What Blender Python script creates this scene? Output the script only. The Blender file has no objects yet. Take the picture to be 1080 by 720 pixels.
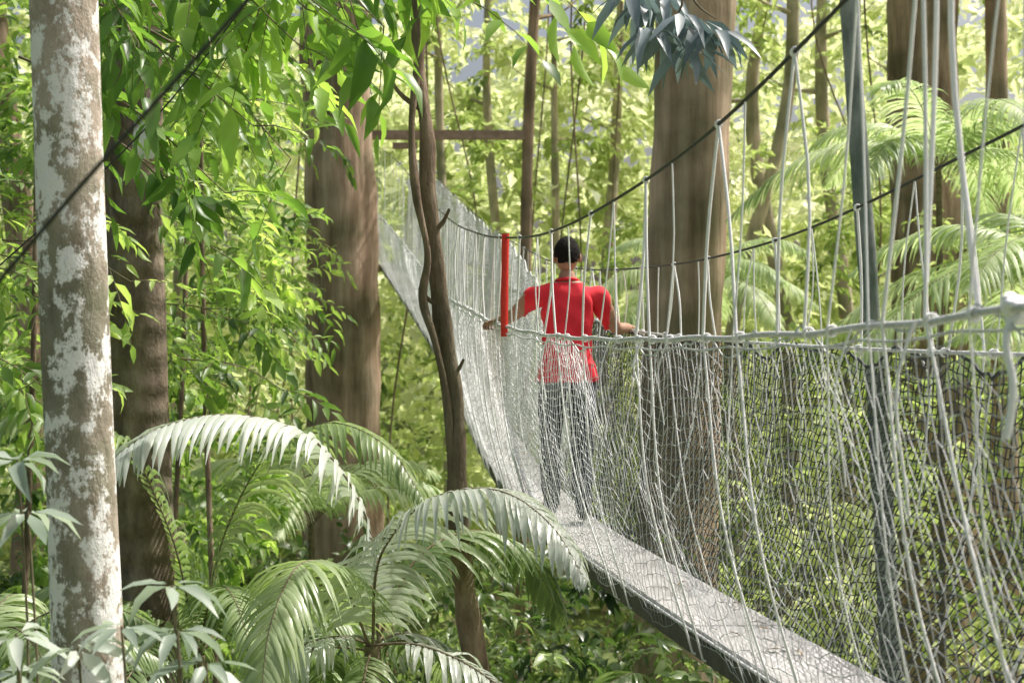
import bpy, math, random
import numpy as np
from mathutils import Vector, Matrix
R = np.random.default_rng(7); random.seed(7)
S = bpy.context.scene
COL = S.collection

# ------------------------------------------------------------------ helpers
def herm(xk, yk, x):
    xk=np.asarray(xk,float); yk=np.asarray(yk,float); x=np.asarray(x,float)
    m=np.gradient(yk, xk)
    i=np.clip(np.searchsorted(xk,x)-1,0,len(xk)-2)
    h=xk[i+1]-xk[i]; t=(x-xk[i])/h
    t=np.clip(t,0,1)
    return ((2*t**3-3*t**2+1)*yk[i]+(t**3-2*t**2+t)*h*m[i]+(-2*t**3+3*t**2)*yk[i+1]+(t**3-t**2)*h*m[i+1])
def spline(pts,n):
    p=np.asarray(pts,float)
    if len(p)==2:
        return p[0]+(p[1]-p[0])*np.linspace(0,1,n)[:,None]
    c=np.r_[0,np.cumsum(np.linalg.norm(np.diff(p,axis=0),axis=1))]
    t=np.linspace(0,c[-1],n)
    return np.stack([herm(c,p[:,k],t) for k in range(p.shape[1])],1)
def nrm(v):
    return v/np.maximum(np.linalg.norm(v,axis=-1,keepdims=True),1e-9)
def tube(path,r,k=8,caps=False):
    path=np.asarray(path,float); n=len(path)
    T=nrm(np.gradient(path,axis=0))
    mt=T.mean(0)
    ref=np.array([0,1.,0]) if abs(mt[2])>abs(mt[1]) else np.array([0,0,1.])
    A=nrm(np.cross(T,ref)); B=np.cross(A,T)
    r=np.broadcast_to(np.asarray(r,float),(n,)) if np.ndim(r)<2 else r
    a=np.linspace(0,2*np.pi,k,endpoint=False)
    rr = r[:,None] if r.ndim==1 else r
    V=path[:,None]+(A[:,None]*np.cos(a)[None,:,None]+B[:,None]*np.sin(a)[None,:,None])*rr[:,:,None]
    V=V.reshape(-1,3)
    i=np.arange(n-1)[:,None]*k; j=np.arange(k)[None]; j2=(j+1)%k
    F=np.stack([i+j,i+j2,i+k+j2,i+k+j],-1).reshape(-1,4)
    return V,F
class Acc:
    def __init__(s): s.V=[];s.parts=[];s.n=0;s.A=[]
    def add(s,V,F,a=0.5,m=0):
        V=np.asarray(V,float).reshape(-1,3); F=np.asarray(F,int)
        s.V.append(V); s.parts.append((F+s.n,m)); s.n+=len(V)
        s.A.append(np.broadcast_to(np.asarray(a,float),(len(V),)))
    def tube(s,pts,r,n=12,k=8,a=.5,m=0,smooth=True):
        p=spline(pts,n) if smooth else np.asarray(pts,float)
        if np.ndim(r)>0 and len(r)!=len(p):
            r=np.interp(np.linspace(0,1,len(p)),np.linspace(0,1,len(r)),r)
        V,F=tube(p,r,k); s.add(V,F,a,m)
    def box(s,c,sz,rot=None,a=.5,m=0):
        x,y,z=np.array(sz)/2
        V=np.array([[-x,-y,-z],[x,-y,-z],[x,y,-z],[-x,y,-z],[-x,-y,z],[x,-y,z],[x,y,z],[-x,y,z]])
        if rot is not None: V=V@np.array(rot).T
        F=[[0,3,2,1],[4,5,6,7],[0,1,5,4],[1,2,6,5],[2,3,7,6],[3,0,4,7]]
        s.add(V+np.array(c),F,a,m)
    def make(s,name,mats,smooth=True,parent=None):
        V=np.concatenate(s.V); A=np.concatenate(s.A)
        li=[];tot=[];mi=[]
        for F,m in s.parts:
            li.append(F.reshape(-1)); tot.append(np.full(len(F),F.shape[1])); mi.append(np.full(len(F),m))
        li=np.concatenate(li);tot=np.concatenate(tot);mi=np.concatenate(mi)
        me=bpy.data.meshes.new(name)
        me.vertices.add(len(V)); me.vertices.foreach_set('co',V.astype(np.float32).ravel())
        me.loops.add(len(li)); me.loops.foreach_set('vertex_index',li.astype(np.int32))
        me.polygons.add(len(tot)); me.polygons.foreach_set('loop_start',(np.cumsum(tot)-tot).astype(np.int32))
        try: me.polygons.foreach_set('loop_total',tot.astype(np.int32))
        except Exception: pass
        for m in mats: me.materials.append(m)
        me.polygons.foreach_set('material_index',mi.astype(np.int32))
        me.polygons.foreach_set('use_smooth',np.full(len(tot),smooth))
        at=me.attributes.new('rnd','FLOAT','POINT'); at.data.foreach_set('value',A.astype(np.float32))
        me.update(calc_edges=True); me.validate()
        o=bpy.data.objects.new(name,me); COL.objects.link(o)
        if parent: o.parent=parent
        return o
def empty(name,loc=(0,0,0)):
    o=bpy.data.objects.new(name,None); o.location=loc; COL.objects.link(o); return o

# ------------------------------------------------------------------ materials
def newmat(name):
    m=bpy.data.materials.new(name); m.use_nodes=True
    nt=m.node_tree; return m,nt,nt.nodes,nt.links,nt.nodes['Principled BSDF']
def ramp(N,stops):
    r=N.new('ShaderNodeValToRGB'); e=r.color_ramp.elements
    while len(e)<len(stops): e.new(.5)
    for el,(p,c) in zip(e,stops): el.position=p; el.color=(*c,1)
    return r
def leafmat(name,dark,mid,light,tr,transl=.45,rough=.4,nscale=.5,spec=.5):
    m,nt,N,L,P=newmat(name)
    at=N.new('ShaderNodeAttribute'); at.attribute_name='rnd'
    tc=N.new('ShaderNodeTexCoord'); no=N.new('ShaderNodeTexNoise'); no.inputs['Scale'].default_value=nscale; no.inputs['Detail'].default_value=2
    L.new(tc.outputs['Object'],no.inputs['Vector'])
    mm=N.new('ShaderNodeMath'); mm.operation='MULTIPLY_ADD'; mm.inputs[1].default_value=.45
    L.new(at.outputs['Fac'],mm.inputs[0])
    m2=N.new('ShaderNodeMath'); m2.operation='MULTIPLY_ADD'; m2.inputs[1].default_value=2.4; m2.inputs[2].default_value=-.90
    L.new(no.outputs['Fac'],m2.inputs[0]); L.new(m2.outputs[0],mm.inputs[2])
    r=ramp(N,[(0,dark),(.5,mid),(1,light)]); L.new(mm.outputs[0],r.inputs[0])
    L.new(r.outputs[0],P.inputs['Base Color']); P.inputs['Roughness'].default_value=rough
    P.inputs['Specular IOR Level'].default_value=spec
    t=N.new('ShaderNodeBsdfTranslucent'); mc=N.new('ShaderNodeMix'); mc.data_type='RGBA'; mc.blend_type='MULTIPLY'; mc.inputs[0].default_value=1
    L.new(r.outputs[0],mc.inputs[6]); mc.inputs[7].default_value=(*tr,1); L.new(mc.outputs[2],t.inputs[0])
    mx=N.new('ShaderNodeMixShader'); mx.inputs[0].default_value=transl
    L.new(P.outputs[0],mx.inputs[1]); L.new(t.outputs[0],mx.inputs[2])
    L.new(mx.outputs[0],N['Material Output'].inputs[0])
    return m
def barkmat(name,c1,c2,c3,scale=6,stretch=.18,bump=.6,lichen=None,lth=.56,rings=False):
    m,nt,N,L,P=newmat(name)
    tc=N.new('ShaderNodeTexCoord'); mp=N.new('ShaderNodeMapping'); mp.inputs['Scale'].default_value=(1,1,stretch)
    L.new(tc.outputs['Object'],mp.inputs[0])
    no=N.new('ShaderNodeTexNoise'); no.inputs['Scale'].default_value=scale; no.inputs['Detail'].default_value=8; no.inputs['Roughness'].default_value=.65
    L.new(mp.outputs[0],no.inputs['Vector'])
    r=ramp(N,[(.3,c1),(.5,c2),(.7,c3)]); L.new(no.outputs['Fac'],r.inputs[0])
    out=r.outputs[0]
    big=N.new('ShaderNodeTexNoise'); big.inputs['Scale'].default_value=1.1; big.inputs['Detail'].default_value=4; L.new(tc.outputs['Object'],big.inputs['Vector'])
    rb=ramp(N,[(.36,(.5,.55,.45)),(.64,(1.15,1.1,1.05))]); L.new(big.outputs['Fac'],rb.inputs[0])
    mb=N.new('ShaderNodeMix'); mb.data_type='RGBA'; mb.blend_type='MULTIPLY'; mb.inputs[0].default_value=1; L.new(out,mb.inputs[6]); L.new(rb.outputs[0],mb.inputs[7]); out=mb.outputs[2]
    if lichen:
        l=N.new('ShaderNodeTexNoise'); l.inputs['Scale'].default_value=9; l.inputs['Detail'].default_value=6; l.inputs['Roughness'].default_value=.75
        mp2=N.new('ShaderNodeMapping'); mp2.inputs['Scale'].default_value=(1,1,.7); L.new(tc.outputs['Object'],mp2.inputs[0]); L.new(mp2.outputs[0],l.inputs['Vector'])
        rr=ramp(N,[(lth-.02,(0,0,0)),(lth+.03,(.95,.95,.95))]); L.new(l.outputs['Fac'],rr.inputs[0])
        l2=N.new('ShaderNodeTexNoise'); l2.inputs['Scale'].default_value=5; l2.inputs['Detail'].default_value=5; L.new(tc.outputs['Object'],l2.inputs['Vector'])
        r3=ramp(N,[(.52,(0,0,0)),(.62,(.5,.5,.5))]); L.new(l2.outputs['Fac'],r3.inputs[0])
        m3=N.new('ShaderNodeMix'); m3.data_type='RGBA'; L.new(r3.outputs[0],m3.inputs[0]); L.new(out,m3.inputs[6]); m3.inputs[7].default_value=(.20,.21,.13,1)
        out=m3.outputs[2]
        mc=N.new('ShaderNodeMix'); mc.data_type='RGBA'; L.new(rr.outputs[0],mc.inputs[0]); L.new(out,mc.inputs[6]); mc.inputs[7].default_value=(*lichen,1)
        out=mc.outputs[2]
    L.new(out,P.inputs['Base Color']); P.inputs['Roughness'].default_value=.9; P.inputs['Specular IOR Level'].default_value=.2
    h=no.outputs['Fac']
    if rings:
        w=N.new('ShaderNodeTexWave'); w.bands_direction='Z'; w.inputs['Scale'].default_value=1.6; w.inputs['Distortion'].default_value=3
        L.new(tc.outputs['Object'],w.inputs['Vector'])
        ad=N.new('ShaderNodeMath'); ad.operation='MULTIPLY_ADD'; ad.inputs[1].default_value=.3; L.new(w.outputs['Fac'],ad.inputs[0]); L.new(h,ad.inputs[2]); h=ad.outputs[0]
    bp=N.new('ShaderNodeBump'); bp.inputs['Strength'].default_value=bump; bp.inputs['Distance'].default_value=.08
    L.new(h,bp.inputs['Height']); L.new(bp.outputs[0],P.inputs['Normal'])
    return m
def simple(name,c,c2=None,rough=.7,scale=20,bump=.2,metal=0,dist=.005):
    m,nt,N,L,P=newmat(name); c2=c2 or tuple(x*.7 for x in c)
    tc=N.new('ShaderNodeTexCoord'); no=N.new('ShaderNodeTexNoise'); no.inputs['Scale'].default_value=scale; no.inputs['Detail'].default_value=5
    L.new(tc.outputs['Object'],no.inputs['Vector'])
    r=ramp(N,[(.35,c2),(.65,c)]); L.new(no.outputs['Fac'],r.inputs[0]); L.new(r.outputs[0],P.inputs['Base Color'])
    P.inputs['Roughness'].default_value=rough; P.inputs['Metallic'].default_value=metal
    bp=N.new('ShaderNodeBump'); bp.inputs['Strength'].default_value=bump; bp.inputs['Distance'].default_value=dist
    L.new(no.outputs['Fac'],bp.inputs['Height']); L.new(bp.outputs[0],P.inputs['Normal'])
    return m

M_far=leafmat('hazed_far_leaves',(.40,.49,.18),(.76,.83,.48),(.92,.93,.78),(1.08,1.06,1.0),.62,.6,.16,.3)  # distance haze put into the leaf colour, paler than the nearer foliage
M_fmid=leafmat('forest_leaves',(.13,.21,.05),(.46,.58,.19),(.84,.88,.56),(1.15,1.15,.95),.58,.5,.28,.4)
M_mid=leafmat('mid_leaves',(.10,.17,.04),(.28,.40,.11),(.56,.66,.30),(1.6,1.6,1.0),.55,.42,.4)
M_left=leafmat('tree_leaves',(.05,.10,.028),(.19,.31,.075),(.50,.63,.22),(1.65,1.7,1.0),.52,.4,.7)
M_near=leafmat('broad_leaves',(.05,.11,.025),(.13,.24,.055),(.33,.48,.13),(1.9,2.0,1.0),.5,.36,1.3)
M_dark=leafmat('shaded_understory_leaves',(.018,.04,.013),(.075,.13,.038),(.34,.43,.20),(1.8,1.9,1.1),.40,.32,.7)  # undergrowth shade darkened into the leaf colour
M_palm=leafmat('palm_leaflets_glare',(.42,.46,.40),(.55,.59,.53),(.70,.73,.68),(1.0,1.1,.85),.33,.30,1.2,.9)  # silvery glare on the fronds painted into the base colour
M_palmd=leafmat('palm_leaflets_green',(.10,.16,.06),(.23,.32,.14),(.46,.54,.32),(1.4,1.5,.9),.42,.33,1.2,.8)
M_palmb=leafmat('palm_leaflets_bright',(.24,.34,.15),(.50,.61,.32),(.76,.82,.60),(1.15,1.2,.95),.5,.42,.8)
M_grey=leafmat('grey_green_leaves',(.09,.125,.135),(.16,.21,.23),(.28,.34,.36),(1.0,1.2,1.1),.2,.45,2)
M_pale=leafmat('pale_leaves',(.18,.24,.18),(.38,.45,.37),(.58,.63,.56),(1.1,1.2,1.0),.35,.4,2)
B_lichen=barkmat('lichen_bark',(.28,.235,.195),(.42,.37,.32),(.56,.50,.45),11,.6,.45,(.93,.92,.90),.505)
B_dark=barkmat('dark_bark',(.09,.068,.055),(.22,.175,.14),(.38,.315,.26),6,.5,1,rings=True)
B_brown=barkmat('brown_bark',(.18,.125,.09),(.38,.28,.21),(.56,.44,.35),5,.09,1)
B_red=barkmat('reddish_bark',(.24,.165,.12),(.46,.345,.27),(.62,.50,.41),4,.08,1)
B_far=barkmat('hazed_far_bark',(.38,.31,.24),(.55,.47,.38),(.68,.60,.51),5,.1,.6)  # bark faded so its colour carries the distance haze
B_grey=barkmat('grey_bark',(.16,.18,.185),(.30,.33,.345),(.45,.48,.49),8,.3,.5)
B_vine=barkmat('vine_bark',(.13,.095,.07),(.28,.21,.165),(.45,.36,.29),12,.3,.9)
B_twig=simple('twig_wood',(.22,.18,.11),(.12,.10,.06),.85)
M_rope=simple('white_rope',(.94,.94,.93),(.88,.88,.87),.85,150,.4,dist=.002)
M_rail=simple('rail_rope',(.70,.71,.71),(.50,.51,.50),.75,90,.6,dist=.004)
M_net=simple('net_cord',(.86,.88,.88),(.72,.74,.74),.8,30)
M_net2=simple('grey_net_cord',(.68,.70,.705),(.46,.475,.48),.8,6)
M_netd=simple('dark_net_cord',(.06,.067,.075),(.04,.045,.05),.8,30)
M_cable=simple('steel_cable',(.06,.06,.055),(.03,.03,.03),.5,200,.5,.4,.002)
M_plank=simple('grey_plank',(.64,.635,.62),(.47,.465,.45),.8,4,.3)
M_alu=simple('dark_ladder_rail',(.09,.085,.08),(.05,.045,.04),.6,15)
M_wood=simple('weathered_timber',(.44,.31,.25),(.27,.185,.14),.85,6,.5)

# ------------------------------------------------------------------ leaves
T8=np.array([[0,0,0],[-.46,.3,.05],[0,.3,-.01],[.46,.3,.05],[-.36,.66,-.03],[0,.66,-.08],[.36,.66,-.03],[0,1,-.24]])
F8=np.array([[0,2,1],[0,3,2],[1,2,5],[1,5,4],[2,3,6],[2,6,5],[4,5,7],[5,6,7]])
T4=np.array([[0,0,0],[-.5,.45,.1],[0,1,-.12],[.5,.45,.1]]); F4=np.array([[0,2,1],[0,3,2]])
def leaves(acc,P,D,N,L,W,m=0,fine=True):
    tp,tf=(T8,F8) if fine else (T4,F4)
    D=nrm(D); X=nrm(np.cross(D,N)); N2=np.cross(X,D)
    L=np.asarray(L)[:,None,None]; W=np.asarray(W)[:,None,None]
    curl=R.uniform(.3,2.0,(len(P),1,1))
    V=P[:,None]+X[:,None]*tp[None,:,0:1]*W+D[:,None]*tp[None,:,1:2]*L+N2[:,None]*tp[None,:,2:3]*L*curl
    n=len(P); k=len(tp)
    F=(tf[None]+(np.arange(n)*k)[:,None,None]).reshape(-1,3)
    acc.add(V.reshape(-1,3),F,np.repeat(R.random(n),k),m)
def sprays(acc,O,D,Ln,m,ll,wr=.38,mat=0,fine=True,droop=.3,jit=.35,twig=None,twigmat=1):
    O=np.asarray(O,float); D=nrm(np.asarray(D,float)); Tn=len(O); Ln=np.broadcast_to(Ln,(Tn,))
    t=np.linspace(.12,1,m)
    up=np.array([0,0,1.])
    side=nrm(np.cross(D,up+R.normal(0,.3,(Tn,3))))
    P=O[:,None]+D[:,None]*(Ln[:,None]*t)[...,None]
    P[...,2]-=Ln[:,None]*droop*t**2
    sg=np.where(np.arange(m)%2==0,1.,-1.)[None,:,None]
    sg=np.broadcast_to(sg,(Tn,m,1)).copy(); sg[:,-1]*=.1
    tw=.45+.4*t
    LD=D[:,None]*tw[None,:,None]+side[:,None]*sg*.8+R.normal(0,jit,(Tn,m,3)); LD[...,2]-=droop*(.5+t)[None]
    NN=up+R.normal(0,.45,(Tn,m,3))
    l=R.uniform(ll[0],ll[1],(Tn,m))*(1.05-.35*np.abs(t-.6))[None]*R.uniform(.7,1.2,(Tn,1))
    wv=wr*R.uniform(.75,1.35,(Tn,1))
    leaves(acc,P.reshape(-1,3),LD.reshape(-1,3),NN.reshape(-1,3),l.ravel(),(l*wv*R.uniform(.8,1.2,l.shape)).ravel(),mat,fine)
    if twig:
        for i in range(Tn):
            pp=np.concatenate([O[i][None],P[i]])[::2]
            if len(pp)>1:
                V,F=tube(pp,np.linspace(twig,twig*.4,len(pp)),4); acc.add(V,F,.5,twigmat)
def rdir(n,zb=0.0,zs=.6):
    d=R.normal(0,1,(n,3)); d[:,2]=d[:,2]*zs+zb; return nrm(d)
def clumps(acc,C,rad,nt,m,ll,mat=0,fine=False,wr=.4,droop=.35):
    C=np.asarray(C,float); n=len(C)
    rad=np.broadcast_to(rad,(n,))
    c=np.repeat(C,nt,0); r=np.repeat(rad,nt)
    d=rdir(n*nt,.15)
    O=c+d*(r*R.uniform(.15,.6,n*nt))[:,None]
    sprays(acc,O,d+R.normal(0,.3,d.shape),r*R.uniform(.35,.75,n*nt),m,ll,wr,mat,fine,droop)

# ------------------------------------------------------------------ trees
def tree(name,pts,rad,bark,leafm,crown_r=2.5,nlimb=6,ll=(.2,.3),wob=.06,k=20,n=60,limb_from=.72,dens=10):
    a=Acc(); p=spline(pts,n)
    r=np.interp(np.linspace(0,1,n),np.linspace(0,1,len(rad)),rad)
    ang=np.linspace(0,2*np.pi,k,endpoint=False); ph=R.uniform(0,6,4)
    zz=p[:,2][:,None]
    mod=1+wob*(np.sin(ang*3+ph[0]+zz*.5)+.6*np.sin(ang*5+ph[1]-zz*.9)+.5*np.sin(zz*2.3+ph[2])+.4*np.sin(zz*5.1+ang*2+ph[3]))
    flare=1+.9*np.exp(-(p[:,2]-p[0,2])/.8)[:,None]*(1+.3*np.sin(ang*5))
    V,F=tube(p,r[:,None]*mod*flare,k); a.add(V,F,.5,0)
    top=p[-1]
    C=[top]
    for i in range(nlimb):
        f=limb_from+(1-limb_from)*i/max(nlimb-1,1)
        q=p[int(f*(n-1))]; az=i*2.4+ph[0]; L=crown_r*R.uniform(.7,1.1)
        e=q+np.array([math.cos(az)*L,math.sin(az)*L,L*R.uniform(.3,.7)])
        mid=(q+e)/2+np.array([0,0,-.1*L])
        a.tube([q,mid,e],[r[int(f*(n-1))]*.5,r[-1]*.35,r[-1]*.15],10,7,.5,0)
        C+= [e,mid*.3+e*.7+R.normal(0,.3,3)]
    C=np.array(C)+R.normal(0,.2*crown_r*.3,(len(C),3))
    clumps(a,C,crown_r*.55,dens,8,ll,1,False)
    return a.make(name,[bark,leafm])
G=-9.
tree('lichen_tree',[(-1.40,5.05,G),(-1.44,5,-4),(-1.487,5,-1.2),(-1.535,5,0),(-1.577,5,1.2),(-1.72,5,4),(-1.9,5.2,7.5)],[.17,.15,.135,.12,.113,.10,.06],B_lichen,M_left,1.6,4,k=24,n=110,wob=.022,dens=3)
tree('dark_bark_tree',[(-2.35,10,G),(-2.52,10,-2.6),(-2.62,10,0),(-2.66,10,2.4),(-2.8,10.1,8),(-2.7,10.2,12)],[.3,.22,.2,.185,.16,.08],B_dark,M_left,2.4,6,k=24,n=120,wob=.05,dens=4)
tree('slender_dark_tree',[(-3.0,10.4,G),(-2.93,10.4,-2),(-2.94,10.4,.5),(-2.86,10.4,2.6),(-3.1,10.4,6),(-3.2,10.4,10)],[.11,.09,.075,.07,.06,.03],B_dark,M_left,1.6,5,k=12,dens=4)
tree('large_forest_tree',[(-3.25,27,G),(-3.2,27,-1.5),(-3.27,27,2),(-3.35,27,7),(-3.3,27,16)],[1.0,.72,.66,.62,.4],B_brown,M_fmid,4,7,k=36,n=120,wob=.05,ll=(.25,.4),limb_from=.8,dens=6)
tree('reddish_forest_tree',[(2.2,20,G),(2.36,20,-1.5),(2.45,20,.5),(2.57,20,4.8),(2.7,20,9),(2.7,20,14)],[.75,.58,.55,.54,.48,.3],B_red,M_fmid,3.6,7,k=36,n=120,wob=.04,ll=(.22,.35),limb_from=.8,dens=6)
tree('grey_slender_tree',[(4.1,15,G),(3.9,15,-1.4),(3.8,15,.15),(3.65,15,2.1),(3.55,15,3.6),(3.5,15,7),(3.3,15,10)],[.16,.12,.115,.1,.095,.08,.04],B_grey,M_mid,1.8,6,k=14,dens=4)
tree('wide_forest_tree',[(8.9,30,G),(8.8,30,0),(8.7,30,6),(8.6,30,16)],[1.0,.78,.7,.4],B_brown,M_fmid,4,6,ll=(.3,.4),limb_from=.8,k=30,dens=6)
tree('brown_forest_tree',[(10.5,30,G),(10.3,30,2),(10.2,30,7),(10,30,14)],[.4,.26,.22,.12],B_red,M_fmid,3,6,ll=(.3,.4),dens=6)
tree('thin_platform_tree',[(.2,29.4,G),(.29,29.4,2),(.36,29.4,5),(.5,29.4,8),(.4,29.4,13)],[.2,.15,.12,.11,.06],B_brown,M_fmid,2.4,6,k=12,ll=(.25,.35),dens=6)
for x,y,r in [(-10.5,30,.3),(6.6,38,.17),(7.7,40,.2),(-1.7,40,.12),(-8.4,36,.15),(13,42,.3),(3.3,46,.18),(-13,42,.3),(10.5,45,.22),(-9.3,30,.1),(1.5,44,.12),(-.6,45,.14),(5.0,48,.15),(-6.0,46,.2)]:
    l=R.normal(0,.45,3)
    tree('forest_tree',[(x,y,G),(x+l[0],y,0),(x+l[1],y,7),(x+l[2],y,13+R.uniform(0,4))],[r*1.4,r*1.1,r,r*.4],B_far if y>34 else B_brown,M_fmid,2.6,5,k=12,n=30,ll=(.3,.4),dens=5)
# slim crooked tree with a climbing stem, beside the walkway
a=Acc()
st=[(-.10,8,G),(-.12,8,-4),(-.187,8,-1.92),(-.267,8,-1.39),(-.31,8,-.75),(-.31,8,-.373),(-.384,8,.05),(-.437,8,.533),(-.475,8,.85),(-.475,8,1.12),(-.52,8,1.5),(-.533,8,1.92),(-.6,8,3.2),(-.5,8,5)]
p=spline(st,200); ang=np.linspace(0,2*np.pi,14,endpoint=False)
rr=np.interp(p[:,2],[-9,-1,0,2,5],[.085,.060,.047,.038,.03])[:,None]*(1+.10*np.sin(p[:,2]*7+1)[:,None]+.07*np.sin(p[:,2]*19)[:,None]+.1*np.sin(ang*2+p[:,2][:,None]*3))
V,F=tube(p,rr,14); a.add(V,F)
q=spline([(-.50,7.95,1.7),(-.56,7.93,1.2),(-.53,7.9,.8),(-.47,7.92,.45),(-.50,7.95,.25),(-.43,7.92,.0),(-.37,7.95,-.3),(-.34,7.96,-.8),(-.30,7.97,-1.4)],90)
V,F=tube(q,.022+.004*np.sin(np.linspace(0,30,90)),9); a.add(V,F)
for z,x,dx,dz in [(.62,-.44,.09,.12),(.2,-.40,-.12,.10),(-.2,-.35,.08,.1),(1.3,-.5,-.2,.2)]:
    a.tube([(x,8,z),(x+dx*.6,7.97,z+dz*.4),(x+dx,7.95,z+dz)],[.02,.013,.008],8,7)
clumps(a,[(-.6,8,4.6),(-.2,8.3,5.2),(-.9,8,5)],.8,10,8,(.12,.18),1,True)
a.make('crooked_slender_tree',[B_vine,M_left])

# ------------------------------------------------------------------ terrain
n=161
u=np.linspace(-1,1,n); gx=np.sinh(u*5)/np.sinh(5)*900; gy=gx+20
X,Y=np.meshgrid(gx,gy)
sm=lambda a,b,x: (lambda t:t*t*(3-2*t))(np.clip((x-a)/(b-a),0,1))
Z=G+.35*np.sin(X*.31+1)*np.cos(Y*.27)+.15*np.sin(X*.9)*np.sin(Y*1.1)+sm(45,140,Y)*14+sm(40,200,np.abs(X))*10
V=np.stack([X,Y,Z],-1).reshape(-1,3)
i,j=np.meshgrid(np.arange(n-1),np.arange(n-1),indexing='ij'); b=(i*n+j).ravel()
g=Acc(); g.add(V,np.stack([b,b+1,b+n+1,b+n],1))
g.make('ground',[simple('leaf_litter',(.16,.20,.06),(.05,.07,.025),.95,1.3,.8,dist=.1)])

# ------------------------------------------------------------------ walkway
YK=[-3,0,1.5,2.87,3.8,4.9,6.2,7.5,8.9,11,15,20,24,29]
XC=[2.45,1.93,1.68,1.45,1.30,1.10,.84,.60,.356,.088,-.32,-.86,-1.52,-2.5]
ZD=[-1.0,-1.1,-1.14,-1.16,-1.17,-1.165,-1.15,-1.135,-1.115,-1.027,-.7,-.15,.56,1.6]
ZL=[.5,.25,.15,.067,.03,.012,.01,.035,.10,.25,.50,1.05,1.79,2.8]
ZR=[.4,.15,.05,-.02,-.04,-.04,-.02,.01,.06,.2,.5,1.07,1.8,2.8]
CL=[3.2,1.9,1.4,1.07,.90,.72,.6,.57,.65,.86,1.36,2.13,3.04,4.1]
CR=[2.6,1.5,1.15,.93,.78,.637,.49,.44,.46,.56,.98,1.7,2.56,3.8]
f=lambda K:(lambda y:herm(YK,K,y))
xc,zd,zl,zr,cl,cr=map(f,(XC,ZD,ZL,ZR,CL,CR))
HL,HR,HD=.42,.45,.18
bridge=empty('canopy_walkway')
def pt(y,off,z): return np.stack([xc(y)+off,y,z],-1)
a=Acc(); y0=-3.
while y0<28.9:
    y1=min(y0+2.2,29.0); ys=np.linspace(y0,y1-.006,12)
    c=np.stack([xc(ys),ys,zd(ys)],-1); jz=R.uniform(-.004,.004)
    prof=[(-HD,0),(HD,0),(HD,-.03),(-HD,-.03)]
    V=np.stack([c+np.array([px,0,pz+jz]) for px,pz in prof],1).reshape(-1,3)
    ii=np.arange(11)[:,None]*4; jj=np.arange(4)[None]; F=np.stack([ii+jj,ii+(jj+1)%4,ii+4+(jj+1)%4,ii+4+jj],-1).reshape(-1,4)
    a.add(V,F); a.add(V[[0,1,2,3]],[[0,1,2,3]]); a.add(V[-4:],[[3,2,1,0]])
    y0=y1
a.make('deck_boards',[M_plank],False,bridge)
a=Acc(); n=60; yy=R.uniform(2.5,20,n); oo=R.uniform(-.15,.15,n)
P=np.stack([xc(yy)+oo,yy,zd(yy)+.012],-1); D=np.stack([R.normal(0,1,n),R.normal(0,1,n),np.zeros(n)],1)
leaves(a,P,D,np.tile([0,0,1.],(n,1))+R.normal(0,.12,(n,3)),R.uniform(.04,.08,n),R.uniform(.015,.03,n),0)
a.make('fallen_leaves',[simple('dry_leaf',(.30,.2,.08),(.16,.1,.04),.8)],True,bridge)
a=Acc(); ys=np.linspace(-3,29,120)
for s in (-1,1):
    c=pt(ys,s*(HD-.01),zd(ys)-.075)
    V=np.stack([c+np.array(q) for q in [(-.02,0,-.04),(.02,0,-.04),(.02,0,.04),(-.02,0,.04)]],1).reshape(-1,3)
    ii=np.arange(119)[:,None]*4; jj=np.arange(4)[None]; F=np.stack([ii+jj,ii+(jj+1)%4,ii+4+(jj+1)%4,ii+4+jj],-1).reshape(-1,4)
    a.add(V,F)
for y in np.arange(-2.9,29,.35):
    a.tube([pt(y,-HD,zd(y)-.075),pt(y,HD,zd(y)-.075)],.014,2,6)
a.make('ladder_frame',[M_alu],False,bridge)
def nett(side,sp,rad,rows,y0=.6,y1=29,sk=0.,irr=1.):
    a=Acc(); ys=np.arange(y0,y1,sp); h=np.linspace(0,1,rows)
    YY,HH=np.meshgrid(ys,h,indexing='ij')
    top=zl(YY) if side<0 else zr(YY)+(cr(YY)-zr(YY))*sm(11.5,17,YY)*.97
    Ho=HL if side<0 else HR
    bot=zd(YY)-.05
    off=Ho+(HD+.015-Ho)*HH+.05*np.sin(HH*np.pi)*(1+.5*np.sin(YY*1.7))
    scal=.035*np.abs(np.sin(YY*np.pi/.5))*(1-HH)
    jy=sk*HH+.05*np.sin(YY*2.1+HH*5)+.08*np.sin(HH*3+YY*.7)+.035*np.sin(HH*9+YY*4)+R.normal(0,.004*irr,YY.shape)
    jz=.022*np.sin(YY*6.3+HH*4)+.014*np.sin(YY*13+HH*7)+R.normal(0,.0035*irr,YY.shape)
    yy=YY+jy
    P=np.stack([xc(np.clip(yy,-3,29))+side*off+R.normal(0,.002,YY.shape),yy,top+(bot-top)*HH-scal+jz],-1)
    for i in range(len(ys)):
        V,F=tube(P[i],rad,3); a.add(V,F)
    for j in range(rows):
        V,F=tube(P[:,j],rad if j else rad*2.5,3); a.add(V,F)
    return a
nett(-1,.050,.0015,24,.6,6.6,.1,1.8).make('side_net_near',[M_net2],False,bridge)
nett(-1,.034,.0018,34,6.6,12).make('side_net_middle',[M_net],False,bridge)
nett(-1,.036,.0023,26,12,29).make('side_net_upper',[M_net],False,bridge)
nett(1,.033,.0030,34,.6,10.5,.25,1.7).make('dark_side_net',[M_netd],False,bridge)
nett(1,.034,.0034,38,10.5,29).make('hazed_side_net_upper',[M_net2],False,bridge)  # lighter cord than the near part: haze painted onto the distant net
a=Acc(); ys=np.linspace(-3,29,400)
a.tube(pt(ys,-HL,zl(ys)+.004*np.sin(ys*9)),.0095,400,10,smooth=False)
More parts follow.
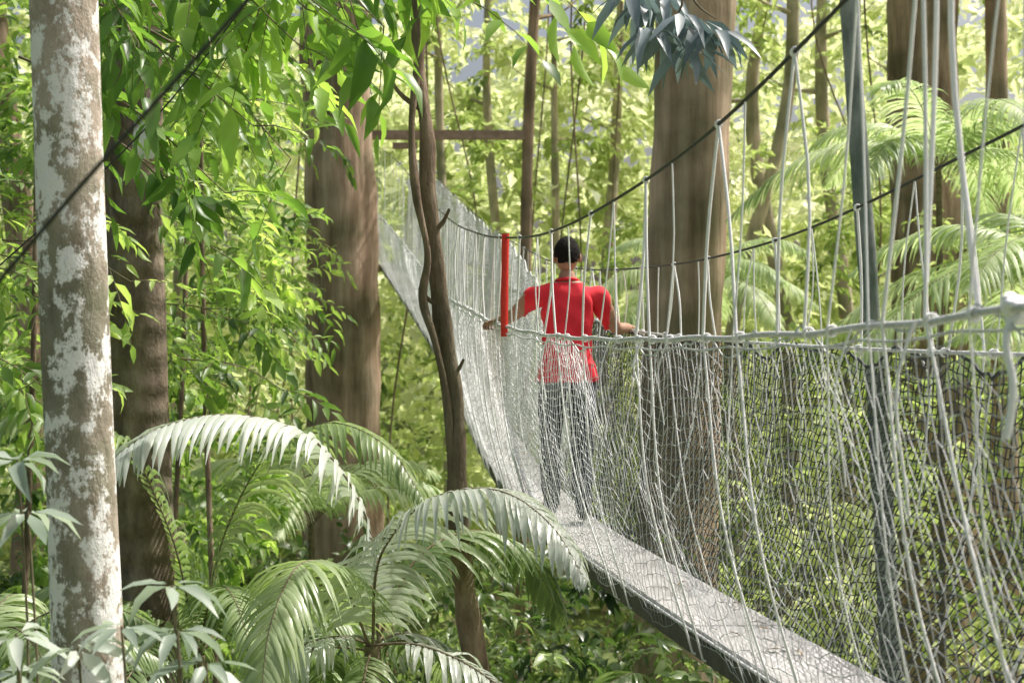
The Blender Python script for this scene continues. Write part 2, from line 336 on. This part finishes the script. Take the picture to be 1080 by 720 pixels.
a.tube(pt(ys,-HL-.004,zl(ys)-.03-.012*np.abs(np.sin(ys*6))),.004,400,6,smooth=False)
a.tube(pt(ys,HR,zr(ys)),.008,400,8,smooth=False)
for s in(-1,1): a.tube(pt(ys,s*(HD+.012),zd(ys)-.02),.007,400,6,smooth=False)
a.make('handrail_ropes',[M_rail],True,bridge)
a=Acc()
a.tube(pt(ys,-HL,cl(ys)),.0065,400,8,smooth=False); a.tube(pt(ys,HR,cr(ys)),.006,400,8,smooth=False)
a.make('suspension_cables',[M_cable],True,bridge)
a=Acc()
def wrap(p,r=.02,n=3):
    t=np.linspace(0,2*np.pi*n,14*n)
    q=np.stack([p[0]+np.cos(t)*r*.9,p[1]+(t/(2*np.pi*n)-.5)*.03,p[2]+np.sin(t)*r],-1)
    V,F=tube(q,.0040,5); a.add(V,F)
y=.9; i=0
while y<28.6:
    for side,H,zt,cb in ((-1,HL,zl,cl),(1,HR,zr,cr)):
        yj=y+R.normal(0,.08)
        r=(.0056 if i%2==0 else .0036)*R.uniform(.85,1.1)
        top=pt(yj,side*H,cb(yj)); 
        if i%2==0: wrap(top,.011,2)
        for dy in ((-.09,.10) if R.random()<.6 else (0.03,)):
            ym=yj+dy*R.uniform(.6,2)+R.normal(0,.05)
            m=pt(ym,side*(H+.012),zt(ym)+.0)
            mid=(top+m)/2+R.normal(0,.012,3)
            a.tube([top,mid,m],r,6,6)
            if R.random()<.6: wrap(pt(ym,side*H,zt(ym)),.0145,2)
            yb=ym+R.normal(0,.16)
            bt=pt(yb,side*(HD+.022),zd(yb)-.10)
            if R.random()<.8:
                mm=(m+bt)/2+np.array([side*.06,R.normal(0,.04),0])
                a.tube([m,mm,bt],r*.85,12,5)
                a.tube([bt,pt(yb,side*(HD-.04),zd(yb)-.122)],r*.85,2,5)
        if R.random()<.4:
            e=pt(yj,side*(H+.03),zt(yj)-R.uniform(.15,.5)); 
            a.tube([pt(yj,side*(H+.015),zt(yj)),(pt(yj,side*(H+.05),zt(yj)-.1)),e],r*.8,8,5)
    y+=.40 if y<12 else .5; i+=1
a.tube([(1.02,3.45,1.6),(1.03,3.45,.8),(.99,3.4,.14)],.0065,10,8)
a.tube([(1.06,3.3,1.6),(1.02,3.3,.7),(1.05,3.2,.06)],.0075,10,8)
k=np.array([1.035,2.92,.07])
for q in range(6):
    t=np.linspace(0,2*np.pi,20); ax=R.normal(0,1,3); ax/=np.linalg.norm(ax); b1=nrm(np.cross(ax,[.3,.5,.8])); b2=np.cross(ax,b1)
    P_=k+R.normal(0,.006,3)+(np.cos(t)[:,None]*b1+np.sin(t)[:,None]*b2)*.020
    V,F=tube(P_,.010,8); a.add(V,F)
a.tube([k,k+[-.02,0,-.06],k+[-.01,-.01,-.16],k+[-.02,0,-.27]],.0085,14,8)
a.tube([k+[.0,0,.0],k+[.1,-.1,.03],k+[.3,-.4,.1]],.012,10,8)
a.make('hanger_ropes',[M_rope],True,bridge)
a=Acc()
a.box((-1.37,29.25,4.24),(3.3,.16,.18)); a.box((-2.2,29.25,4.02),(.5,.12,.12))
for i in range(12): a.box((-2.9,29.2+i*.17,1.55),(2.4,.155,.05))
a.box((-3.9,30.1,1.45),(.12,2.2,.14)); a.box((-1.8,30.1,1.45),(.12,2.2,.14))
a.make('far_platform',[M_wood],False,bridge)
a=Acc()
for i in range(12): a.box((2.5,-3.1-i*.17,-1.05),(2.4,.155,.05))
a.box((1.5,-4,-1.15),(.12,2.2,.14)); a.box((3.5,-4,-1.15),(.12,2.2,.14))
a.make('near_platform',[M_wood],False,bridge)
tree('support_tree',[(2.5,-5.9,G),(2.5,-5.9,0),(2.5,-5.9,8)],[.7,.55,.4],B_brown,M_left,1.6,3,k=16,n=30,dens=3)
a=Acc(); yy=8.72
x0=float(xc(yy))-HL; 
a.tube([(x0-.012,yy,float(zl(yy))-.06),(x0-.012,yy,.2),(x0-.008,yy,.45),(x0-.005,yy,.66)],[.021,.024,.022,.024],24,12)
a.make('red_rope_sleeve',[simple('red_plastic',(.80,.04,.025),(.68,.03,.02),.45,30,.2)])
a=Acc()
a.tube([(-1.6,2.9,-.55),(-.9,2.5,.108),(-.717,2.4,.275),(-.42,2.3,.56),(-.1,2.2,.9),(.4,2.0,1.5)],.0042,40,8)
a.tube([(-3.2,5.8,-.6),(-2.1,5.8,.30),(-1.42,5.8,.95),(-1.0,5.8,1.5),(-.3,5.8,2.6)],.0035,30,8)
a.make('stay_cable',[M_cable])
a=Acc(); 
V=[]; 
for jz in np.linspace(0,1,6):
    for jx in np.linspace(0,1,4):
        V.append((-2.60+jx*.17+.02*jz,9.74-.02*math.sin(jz*3)-.015*jx, 1.25+jz*.3))
F=[[r*4+c,r*4+c+1,r*4+c+5,r*4+c+4] for r in range(5) for c in range(3)]
a.add(V,F); a.make('paper_notice',[simple('paper',(.78,.78,.75),(.6,.6,.58),.8,8)])

# ------------------------------------------------------------------ foliage masses
def U(n,lo,hi): return R.uniform(lo,hi,n)
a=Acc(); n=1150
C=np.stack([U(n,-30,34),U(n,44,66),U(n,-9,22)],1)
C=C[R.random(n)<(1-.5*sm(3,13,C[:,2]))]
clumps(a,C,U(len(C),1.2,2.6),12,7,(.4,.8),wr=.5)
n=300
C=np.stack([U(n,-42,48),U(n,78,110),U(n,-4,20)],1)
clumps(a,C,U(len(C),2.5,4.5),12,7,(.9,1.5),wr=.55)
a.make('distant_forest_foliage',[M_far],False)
a=Acc(); n=400
C=np.stack([U(n,-16,18),U(n,32,42),U(n,-9,13)],1)
C=C[R.random(n)<(1-.55*sm(-1,7,C[:,2]))]
clumps(a,C,U(len(C),.6,1.6),12,8,(.22,.42),wr=.45)
a.make('forest_foliage',[M_fmid],False)
a=Acc(); n=165
C=np.stack([U(n,-1,1),U(n,13,24),U(n,-.30,.25)],1); C[:,0]=U(n,-.37,-.165)*C[:,1]; C[:,2]*=C[:,1]
clumps(a,C,U(n,.45,.9),10,9,(.14,.25),0,True,wr=.42)
a.make('left_tree_foliage',[M_left])
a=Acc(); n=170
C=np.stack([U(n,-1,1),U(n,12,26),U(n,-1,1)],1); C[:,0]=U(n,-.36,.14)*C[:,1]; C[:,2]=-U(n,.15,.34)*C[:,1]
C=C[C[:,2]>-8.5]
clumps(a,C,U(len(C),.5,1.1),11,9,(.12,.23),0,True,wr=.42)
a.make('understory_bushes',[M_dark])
a=Acc(); n=140
C=np.stack([U(n,3,13),U(n,18,28),U(n,-8,-.2)],1)
clumps(a,C,U(n,.5,1.2),10,8,(.18,.30),wr=.45)
C=np.stack([U(26,6,13),U(26,25,28.5),U(26,-.5,3.6)],1)
clumps(a,C,U(26,.5,1.0),10,8,(.16,.26),wr=.45)
a.make('right_bushes',[M_fmid],False)

a=Acc()
def branch(p0,p1,sag,nspr,ll,L=.4,m=7,rad=.008,wr=.34):
    p0=np.array(p0,float); p1=np.array(p1,float); mid=(p0+p1)/2+np.array([0,0,sag])
    q=spline([p0,mid,p1],24); V,F=tube(q,np.linspace(rad,rad*.35,24),6); a.add(V,F,.5,1)
    idx=np.linspace(4,23,nspr).astype(int); T=nrm(np.gradient(q,axis=0))
    D=T[idx]*.6+R.normal(0,.55,(nspr,3))*np.array([1,.7,.6]); 
    sprays(a,q[idx],D,U(nspr,L*.6,L*1.1),m,ll,wr,0,True,.3,.3,.0035)
for p0,p1 in [((-2.3,6.5,2.2),(-1.3,6,1.32)),((-2.0,6.2,2.0),(-.9,6,1.25)),((-1.6,6.4,2.1),(-.55,6.1,1.35)),((-1.2,6.8,2.2),(-.35,6.3,1.5)),((-2.4,7,1.7),(-1.2,6.6,1.0)),((-2.6,7.5,1.5),(-1.45,7.2,.75)),((-2.2,7.6,1.8),(-1.15,7.4,.95)),((-.9,7.3,2.4),(.25,7.2,1.75)),((-2.2,5.9,2.0),(-1.5,5.7,1.2)),((-2.0,6.8,2.3),(-.8,6.6,1.55)),((-1.9,6.9,1.9),(-1.0,6.7,1.3)),((-2.5,7.8,1.3),(-1.6,7.6,.5)),((-1.5,7.5,2.6),(-.7,7.2,1.8)),((-1.8,6.0,1.9),(-.7,5.8,1.30)),((-1.3,6.0,2.1),(-.2,6.0,1.45)),((-2.1,7.2,2.4),(-.9,7.0,1.7)),((-1.7,6.3,2.0),(-.9,6.2,1.45)),((-2.9,8.2,2.6),(-1.9,8.0,1.7)),((-3.2,8.5,2.6),(-2.3,8.3,1.9)),((-2.6,7.0,2.3),(-1.7,6.9,1.5))]:
    branch(p0,p1,.12,7,(.17,.28),.42,6,wr=.33)
a.make('broadleaf_branches',[M_near,B_twig])
a=Acc()
for i in range(22):
    y=R.uniform(9.5,14); x=R.uniform(-.27,-.175)*y; z=R.uniform(-.05,.17)*y
    branch((x-.5,y+.3,z+.2),(x+.45,y-.2,z-.1),.1,6,(.13,.2),.45,8,.007)
for i in range(10):
    y=R.uniform(8,12); x=R.uniform(-.36,-.3)*y; z=R.uniform(-.05,.1)*y
    branch((x-.6,y+.3,z+.2),(x+.4,y-.2,z-.1),.1,6,(.12,.18),.4,8,.007)
for x,y,z in [(-2.3,17,2.4),(-2.5,18,1.3),(-2.2,16,.5)]:
    branch((x-1.2,y+.3,z+.3),(x+.2,y-.2,z-.1),.1,7,(.13,.2),.5,8,.009)
a.make('sapling_branches',[M_left,B_twig])
a=Acc()
for x,y,dx in [(-3.3,13,.3),(-2.4,12,-.2),(-4.6,14,.4),(-3.9,11,.2)]:
    a.tube([(x,y,G),(x+dx*.3,y,-4),(x+dx,y,0),(x+dx*1.2,y,5)],[.045,.03,.022,.012],30,7)
for i in range(16):
    x=R.uniform(-12,12); y=R.uniform(30.5,40); z=R.uniform(-1,4)
    a.tube([(x,y,14),(x+R.normal(0,.4),y,9),(x+R.normal(0,.5),y,z+2),(x+R.normal(0,.6),y,z-4),(x+R.normal(0,.5),y,G)],.025,30,5)
a.make('hanging_lianas',[B_vine])

def whorl(acc,c,n,L,wr,droop,mat=0):
    az=np.linspace(0,2*np.pi,n,endpoint=False)+R.uniform(0,6)
    D=np.stack([np.cos(az),np.sin(az),np.full(n,-droop)+R.normal(0,.2,n)],1)
    l=U(n,L*.7,L*1.15); c=np.array(c,float)
    leaves(acc,c+D*.02,D,np.tile([0,0,1.],(n,1))+R.normal(0,.25,(n,3)),l,l*wr,mat)
a=Acc()
a.tube([(.75,6.1,1.9),(.72,6.05,1.55),(.70,6,1.38),(.62,6,1.33)],[.012,.008,.006,.004],14,6,m=1)
a.tube([(.72,6.05,1.55),(.80,6,1.40),(.86,6,1.36)],[.008,.005,.003],8,6,m=1)
for c in [(.60,6,1.33),(.70,5.95,1.38),(.80,6.05,1.38),(.86,6,1.32),(.66,6.1,1.48),(.55,6.1,1.46),(.74,6,1.25),(.5,6,1.5)]:
    whorl(a,c,8,.23,.26,.8)
a.make('drooping_leaf_branch',[M_grey,B_twig])
a=Acc()
for c in [(-1.36,3.9,-.80),(-1.22,4.0,-.86),(-1.07,3.9,-.78),(-.93,3.95,-.80),(-1.42,4.1,-.95),(-.98,4.1,-.70),(-1.46,4.2,-.35),(-1.43,4.2,-.5),(-.86,4.0,-.9)]:
    a.tube([(c[0]-.1,c[1]+.1,-2.5),(c[0]+.03,c[1],c[2]-.5),c],.004,10,5,m=1)
    whorl(a,c,8,.16,.30,.2)
a.make('pale_leaf_shrub',[M_pale,B_twig])

# ------------------------------------------------------------------ palms
def frond(acc,pts,nl=46,ll=.4,w=.026,droop=.8,mat=0,rad=.009,up=(0,0,1),jit=.09):
    q=spline(pts,nl+6); T=nrm(np.gradient(q,axis=0))
    V,F=tube(q,np.linspace(rad,rad*.25,len(q)),6); acc.add(V,F,.5,1)
    q=q[6:]; T=T[6:]; n=len(q); s=np.linspace(0,1,n)
    prof=ll*(np.sin(np.pi*(.16+.80*s))**.8)
    for sg in(-1,1):
        side=nrm(np.cross(T,np.array(up,float)))*sg
        d0=side*.85+T*(.35+.6*s)[:,None]+np.array([0,0,.12])+R.normal(0,jit,(n,3))
        d0=nrm(d0); seg=5; P=[q]; d=d0.copy(); L=prof*R.uniform(.8,1.1,n)
        for k_ in range(seg):
            d=nrm(d+np.array([0,0,-1.])*droop*(.22+.10*k_)*R.uniform(.7,1.3,(n,1)))
            P.append(P[-1]+d*(L/seg)[:,None])
        P=np.stack(P,1)
        TT=nrm(np.gradient(P,axis=1))
        wd=nrm(T[:,None]*np.ones((1,seg+1,1))-TT*np.sum(T[:,None]*TT,-1,keepdims=True))
        ww=w*np.array([.45,.95,1,.85,.5,.05])[None,:,None]*R.uniform(.75,1.15,(n,1,1))
        nn=np.cross(wd,TT)
        A_=P-wd*ww*.5; B_=P+wd*ww*.5; Cc=P+nn*ww*.18
        V=np.stack([A_,Cc,B_],2).reshape(-1,3)
        b=(np.arange(n)[:,None]*(seg+1)*3+np.arange(seg)[None]*3).ravel()
        F=np.concatenate([np.stack([b,b+1,b+4,b+3],1),np.stack([b+1,b+2,b+5,b+4],1)])
        acc.add(V,F,np.repeat(R.random(n)*.6+R.random()*.4,(seg+1)*3),mat)
def palm(name,base,top,nf,L,mat,ll=.4,w=.028,trunk=.05,droop=.8,custom=(),az0=0,el=(.5,1.2),nl=44,cll=None,cw=None):
    a=Acc(); b=np.array(base,float); t=np.array(top,float)
    a.tube([b,(b+t)/2+[.05,0,0],t],[trunk*1.3,trunk,trunk*.8],30,10,m=1)
    for i in range(nf):
        az=az0+i*2.399+R.normal(0,.15); e=R.uniform(*el); l=L*R.uniform(.8,1.1)
        h=np.array([math.cos(az),math.sin(az),0])
        s=np.linspace(0,1,6)[:,None]
        pts=t+h*l*(s*math.cos(e)*.6+.35*s**1.4)+np.array([0,0,1.])*l*(math.sin(e)*s*.9-.85*s**2.2*(.5+.4*math.cos(e)))
        frond(a,pts,nl,ll*R.uniform(.85,1.1),w,droop,0,.008)
    for c in custom: frond(a,c,58,cll or ll,cw or w,droop,0,.009,jit=.06)
    return a.make(name,[mat,B_twig])
FA=[(-.70,7.5,-1.6),(-.80,7.5,-.85),(-1.05,7.4,-.50),(-1.42,7.2,-.37),(-1.76,6.95,-.44),(-2.02,6.7,-.68)]
FB=[(-.72,7.3,-1.6),(-.62,7.0,-1.0),(-.36,6.8,-.74),(-.05,6.65,-.70),(.18,6.5,-.84),(.32,6.4,-1.05)]
FC=[(-.75,7.5,-1.6),(-.9,7.0,-1.1),(-1.0,6.7,-1.05),(-1.08,6.4,-1.25),(-1.1,6.2,-1.6)]
FD=[(-.72,7.5,-1.6),(-.5,7.6,-1.15),(-.2,7.9,-1.05),(.1,8.2,-1.25),(.3,8.4,-1.65)]
palm('palm_tree',(-.7,7.7,G),(-.74,7.5,-1.6),3,1.3,M_palm,.38,.03,custom=(FA,FB),el=(.1,.5),cll=.46,cw=.038,az0=1.2)
palm('palm_tree',(-.6,7.9,G),(-.74,7.6,-1.65),4,1.3,M_palmd,.38,.03,custom=(FC,FD),el=(.1,.5),cll=.44,cw=.034,az0=2.2)
FE=[(-2.2,10,-2.2),(-2.0,10,-1.3),(-1.6,9.8,-.7),(-1.2,9.6,-.55),(-.8,9.4,-.72),(-.6,9.3,-1.0)]
FF=[(-2.2,10,-2.2),(-2.4,9.8,-1.2),(-2.7,9.6,-.6),(-3.2,9.4,-.45),(-3.6,9.2,-.75)]
palm('palm_tree',(-2.2,10,G),(-2.2,10,-2.2),8,2.2,M_palmd,.48,.034,custom=(FE,FF),az0=1,cll=.55,cw=.038)
palm('palm_tree',(-2.9,7.6,G),(-2.9,7.6,-1.9),8,1.7,M_palmd,.4,.028,az0=.5)
palm('palm_tree',(-1.3,8.6,G),(-1.3,8.6,-2.6),8,1.6,M_palmd,.4,.028,az0=2)
palm('palm_tree',(.3,11,G),(.3,11,-3.4),9,2.2,M_palmd,.5,.03,az0=2.5)
FG=[(.70,6.3,-2.4),(.68,6.2,-1.9),(.62,6.1,-1.52),(.52,6.0,-1.40),(.38,5.9,-1.44),(.25,5.8,-1.6)]
FH=[(.70,6.3,-2.4),(.75,6.1,-1.9),(.74,5.9,-1.5),(.70,5.7,-1.36),(.62,5.4,-1.40),(.55,5.2,-1.55)]
palm('palm_tree',(.70,6.5,G),(.70,6.3,-2.4),6,1.0,M_palmd,.34,.03,az0=1.5,custom=(FG,FH),cll=.3)
palm('palm_tree',(-2.4,17,G),(-2.4,17,-2.2),10,2.6,M_palmb,.6,.04,az0=.3)
palm('palm_tree',(5.9,15,G),(5.9,15,.6),14,3.2,M_palmb,.75,.04,az0=.2,droop=.7,nl=60)
palm('palm_tree',(5.4,18,G),(5.4,18,2.2),12,3.0,M_palmb,.7,.04,az0=1.2,droop=.7,nl=60)
palm('palm_tree',(3.2,24,G),(3.2,24,.9),12,2.8,M_palmb,.7,.045,az0=.8,nl=50)
palm('palm_tree',(8.6,21,G),(8.6,21,-.3),12,3.4,M_palmb,.7,.045,az0=.8,nl=50)

# ------------------------------------------------------------------ man
man=empty('man_in_red_shirt')
SK=simple('skin',(.40,.23,.15),(.34,.185,.12),.55,60,.1,dist=.002)
SH=simple('red_shirt',(.80,.025,.045),(.66,.017,.033),.85,9,.4,dist=.012)
TR=simple('navy_trousers',(.045,.05,.07),(.028,.033,.045),.9,14,.5,dist=.01)
SO=simple('dark_shoes',(.03,.028,.025),(.02,.02,.02),.6)
HA=simple('black_hair',(.016,.014,.012),(.007,.006,.005),.85,180,.9,dist=.006)
HA.node_tree.nodes['Principled BSDF'].inputs['Specular IOR Level'].default_value=.15
def skin(name,V,E,Rr,root=0,sub=2):
    me=bpy.data.meshes.new(name+'_s'); me.from_pydata(V,E,[]); o=bpy.data.objects.new(name+'_s',me); COL.objects.link(o)
    md=o.modifiers.new('s','SKIN'); md.use_smooth_shade=True
    for i,r in enumerate(Rr):
        sv=me.skin_vertices[0].data[i]; sv.radius=(r,r) if np.ndim(r)==0 else r; sv.use_root=(i==root)
    sb=o.modifiers.new('b','SUBSURF'); sb.levels=sub; sb.render_levels=sub
    dg=bpy.context.evaluated_depsgraph_get(); dg.update()
    m2=bpy.data.meshes.new_from_object(o.evaluated_get(dg)); m2.name=name
    bpy.data.objects.remove(o); o2=bpy.data.objects.new(name,m2); COL.objects.link(o2); o2.parent=man
    for p_ in m2.polygons: p_.use_smooth=True
    return o2
V=[(0,0,.95),(0,-.005,1.08),(0,-.01,1.22),(0,-.01,1.34),(0,0,1.43),(0,.015,1.50),(0,.025,1.57),
   (-.12,-.005,1.405),(-.195,0,1.395),(-.27,.10,1.33),(-.335,.19,1.27),(-.39,.28,1.245),(-.43,.375,1.235),
   (.12,-.005,1.405),(.195,0,1.39),(.26,.05,1.28),(.315,.10,1.19),(.38,.19,1.195),(.43,.285,1.20),
   (-.085,.0,.87),(-.095,.07,.68),(-.10,.12,.49),(-.095,.11,.30),(-.09,.10,.11),(-.095,.12,.05),(-.10,.24,.035),
   (.085,-.01,.87),(.09,-.02,.68),(.09,-.02,.49),(.09,-.08,.30),(.085,-.13,.11),(.09,-.11,.05),(.095,.01,.035)]
E=[(0,1),(1,2),(2,3),(3,4),(4,5),(5,6),(3,7),(7,8),(8,9),(9,10),(10,11),(11,12),(3,13),(13,14),(14,15),(15,16),(16,17),(17,18),
   (0,19),(19,20),(20,21),(21,22),(22,23),(23,24),(24,25),(0,26),(26,27),(27,28),(28,29),(29,30),(30,31),(31,32)]
Rr=[(.155,.115),(.145,.11),(.16,.115),(.15,.11),(.085,.07),.056,.052,
    (.08,.07),.068,.053,.043,.038,.027,(.08,.07),.068,.053,.043,.038,.027,
    .098,.085,.068,.062,.052,.045,.036,.098,.085,.068,.062,.052,.045,.036]
body=skin('body',V,E,Rr,0,3)
me=body.data
for m in (SK,SH,TR,SO): me.materials.append(m)
nv=len(me.vertices); co=np.empty(nv*3); me.vertices.foreach_get('co',co); co=co.reshape(-1,3)
no=np.empty(nv*3); me.vertices.foreach_get('normal',no); no=no.reshape(-1,3)
def region(c):
    x,y,z=c
    ax=abs(x)
    if ax>.17 and z>1.1:
        s=(ax-.195)/(.31-.195)
        return 0 if s>.62 else 1
    if z>1.475: return 0
    if z>.86: return 1
    if z>.085: return 2
    return 3
reg=np.array([region(c) for c in co])
d=np.zeros(nv)
x_,z_=co[:,0],co[:,2]
wr=.5*np.sin(z_*46+np.sin(x_*19)*2.2)+.5*np.sin(x_*40+z_*30)+.6*np.sin((x_+np.abs(z_-1.2)*.8)*55)*np.exp(-((z_-1.05)/.15)**2)
d[reg==1]=.014+.009*wr[reg==1]
hem=(reg==1)&(co[:,2]<1.0)&(np.abs(co[:,0])<.25); d[hem]+=.016*(1-(co[hem,2]-.86)/.14)
d[reg==2]=.008+.006*wr[reg==2]
co=co+no*d[:,None]; me.vertices.foreach_set('co',co.ravel())
for p_ in me.polygons:
    p_.material_index=region(p_.center)
me.update()
a=Acc(); t=np.linspace(0,2*np.pi,25)
a.add(*tube(np.stack([np.cos(t)*.068,.008+np.sin(t)*.066,1.485-.012*np.sin(t)],1),.011,8))
a.make('collar',[SH],True,man)
hc=np.array([0,.035,1.645])
import bmesh
def sph(name,c,r,mat,fn=None,seg=40):
    bm=bmesh.new(); bmesh.ops.create_uvsphere(bm,u_segments=seg,v_segments=seg//2+4,radius=1)
    for v in bm.verts:
        p=np.array(v.co)
        if fn: p=fn(p)
        v.co=Vector(p*np.array(r)+np.array(c))
    m=bpy.data.meshes.new(name); bm.to_mesh(m); bm.free()
    for q in m.polygons:q.use_smooth=True
    m.materials.append(mat); o=bpy.data.objects.new(name,m); COL.objects.link(o); o.parent=man; return o
def face(p):
    x,y,z=p
    if z<0: x*=1-.28*(-z)**1.3; y= y*(1-.12*(-z)) + (.08 if y>0 else -.0)*(-z)
    if y>.5:
        y+=.26*math.exp(-(x/.16)**2-((z+.12)/.2)**2)
        y-=.10*(math.exp(-((x-.38)/.2)**2-((z-.08)/.15)**2)+math.exp(-((x+.38)/.2)**2-((z-.08)/.15)**2))
        y+=.05*math.exp(-(x/.4)**2-((z-.26)/.1)**2)+.06*math.exp(-(x/.25)**2-((z+.5)/.08)**2)+.06*math.exp(-(x/.25)**2-((z+.85)/.15)**2)
    return np.array([x,y,z])
sph('head',hc,(.077,.096,.118),SK,face)
def hair(p):
    x,y,z=p
    k=1.07+.02*math.sin(x*23+z*9)*math.sin(y*19)+R.normal(0,.014)
    low=-.42+.55*sm(-.5,.5,y)+(.25 if abs(x)>.8 else 0)
    cut=(z<low+R.normal(0,.03)) or (y>.35 and z<.45)
    return p*(.86 if cut else k)
sph('hair',hc+[0,-.003,.0],(.078,.096,.112),HA,hair,64)
for s in(-1,1):
    sph('ear',hc+[s*.08,-.002,-.012],(.012,.02,.032),SK)
    sph('eye',hc+[s*.029,.083,.010],(.011,.008,.007),simple('eye_white',(.7,.7,.68)))
    sph('iris',hc+[s*.029,.0895,.010],(.005,.003,.005),HA)
    sph('brow',hc+[s*.029,.094,.030],(.018,.005,.004),HA)
sph('mouth',hc+[0,.097,-.058],(.022,.006,.006),simple('lips',(.34,.12,.10)))
def hand(name,w,fd,side):
    w=np.array(w,float); fd=nrm(np.array(fd,float)); dn=np.array([0,0,-1.])
    palm=w+fd*.05
    V=[w-fd*.02,w+fd*.02,palm,w+fd*.085]; 
    skin(name+'_palm',[tuple(v) for v in V],[(0,1),(1,2),(2,3)],[(.026,.022),(.028,.019),(.036,.017),(.036,.015)],1,2)
    for i,(l,o_) in enumerate(zip((.068,.078,.074,.058),(.030,.010,-.010,-.030))):
        b=w+fd*.075+nrm(np.cross(fd,[0,0,1.]))*o_
        P_=[b-fd*.02,b,b+fd*l*.38+dn*.006,b+fd*l*.55+dn*.028,b+fd*l*.30+dn*.044]
        skin(name+'_finger_%d'%(i+1),[tuple(v) for v in P_],[(0,1),(1,2),(2,3),(3,4)],[.0085,.009,.0085,.008,.007],1,2)
    lat=nrm(np.cross(fd,[0,0,1.]))*(-side)
    b=w+fd*.025+lat*.025
    P_=[w+fd*.015+lat*.012,b,b+fd*.025+lat*.014+dn*.016,b+fd*.045+lat*.005+dn*.036]
    skin(name+'_thumb',[tuple(v) for v in P_],[(0,1),(1,2),(2,3)],[.011,.0115,.010,.008],1,2)
hand('left_hand',(-.43,.375,1.238),(-.45,.85,-.08),-1)
hand('right_hand',(.43,.285,1.20),(.35,.9,-.05),1)
for o in list(man.children):
    if o.name.endswith(('palm','thumb')) or 'finger' in o.name: o.data.materials.append(SK)
MY=8.85
man.location=(float(xc(MY))-.02,MY,float(zd(MY))+.006); man.rotation_euler=(0,0,math.radians(3))

# ------------------------------------------------------------------ light, world, camera
el,az=math.radians(57),math.radians(66)    # azimuth clockwise from +Y
sd=Vector((math.sin(az)*math.cos(el),math.cos(az)*math.cos(el),math.sin(el)))
w=bpy.data.worlds.new('World'); S.world=w; w.use_nodes=True; N=w.node_tree.nodes; L=w.node_tree.links
sk=N.new('ShaderNodeTexSky'); sk.sky_type='NISHITA'; sk.sun_disc=False; sk.sun_elevation=el; sk.sun_rotation=az; sk.dust_density=8; sk.air_density=1.0; sk.ozone_density=0
L.new(sk.outputs[0],N['Background'].inputs[0]); N['Background'].inputs[1].default_value=.15
l=bpy.data.lights.new('sun','SUN'); l.energy=5; l.angle=math.radians(.5); l.color=(1,.97,.92)
lo=bpy.data.objects.new('sun',l); COL.objects.link(lo); lo.rotation_euler=sd.to_track_quat('Z','Y').to_euler()
c=bpy.data.cameras.new('camera'); co_=bpy.data.objects.new('camera',c); COL.objects.link(co_)
c.lens=50; c.sensor_width=36; c.clip_end=3000; c.clip_start=.05
co_.rotation_euler=(math.radians(90),0,0)
c.dof.use_dof=True; c.dof.focus_distance=7; c.dof.aperture_fstop=4.0
S.camera=co_
S.view_settings.view_transform='Standard'; S.view_settings.look='None'; S.view_settings.exposure=0
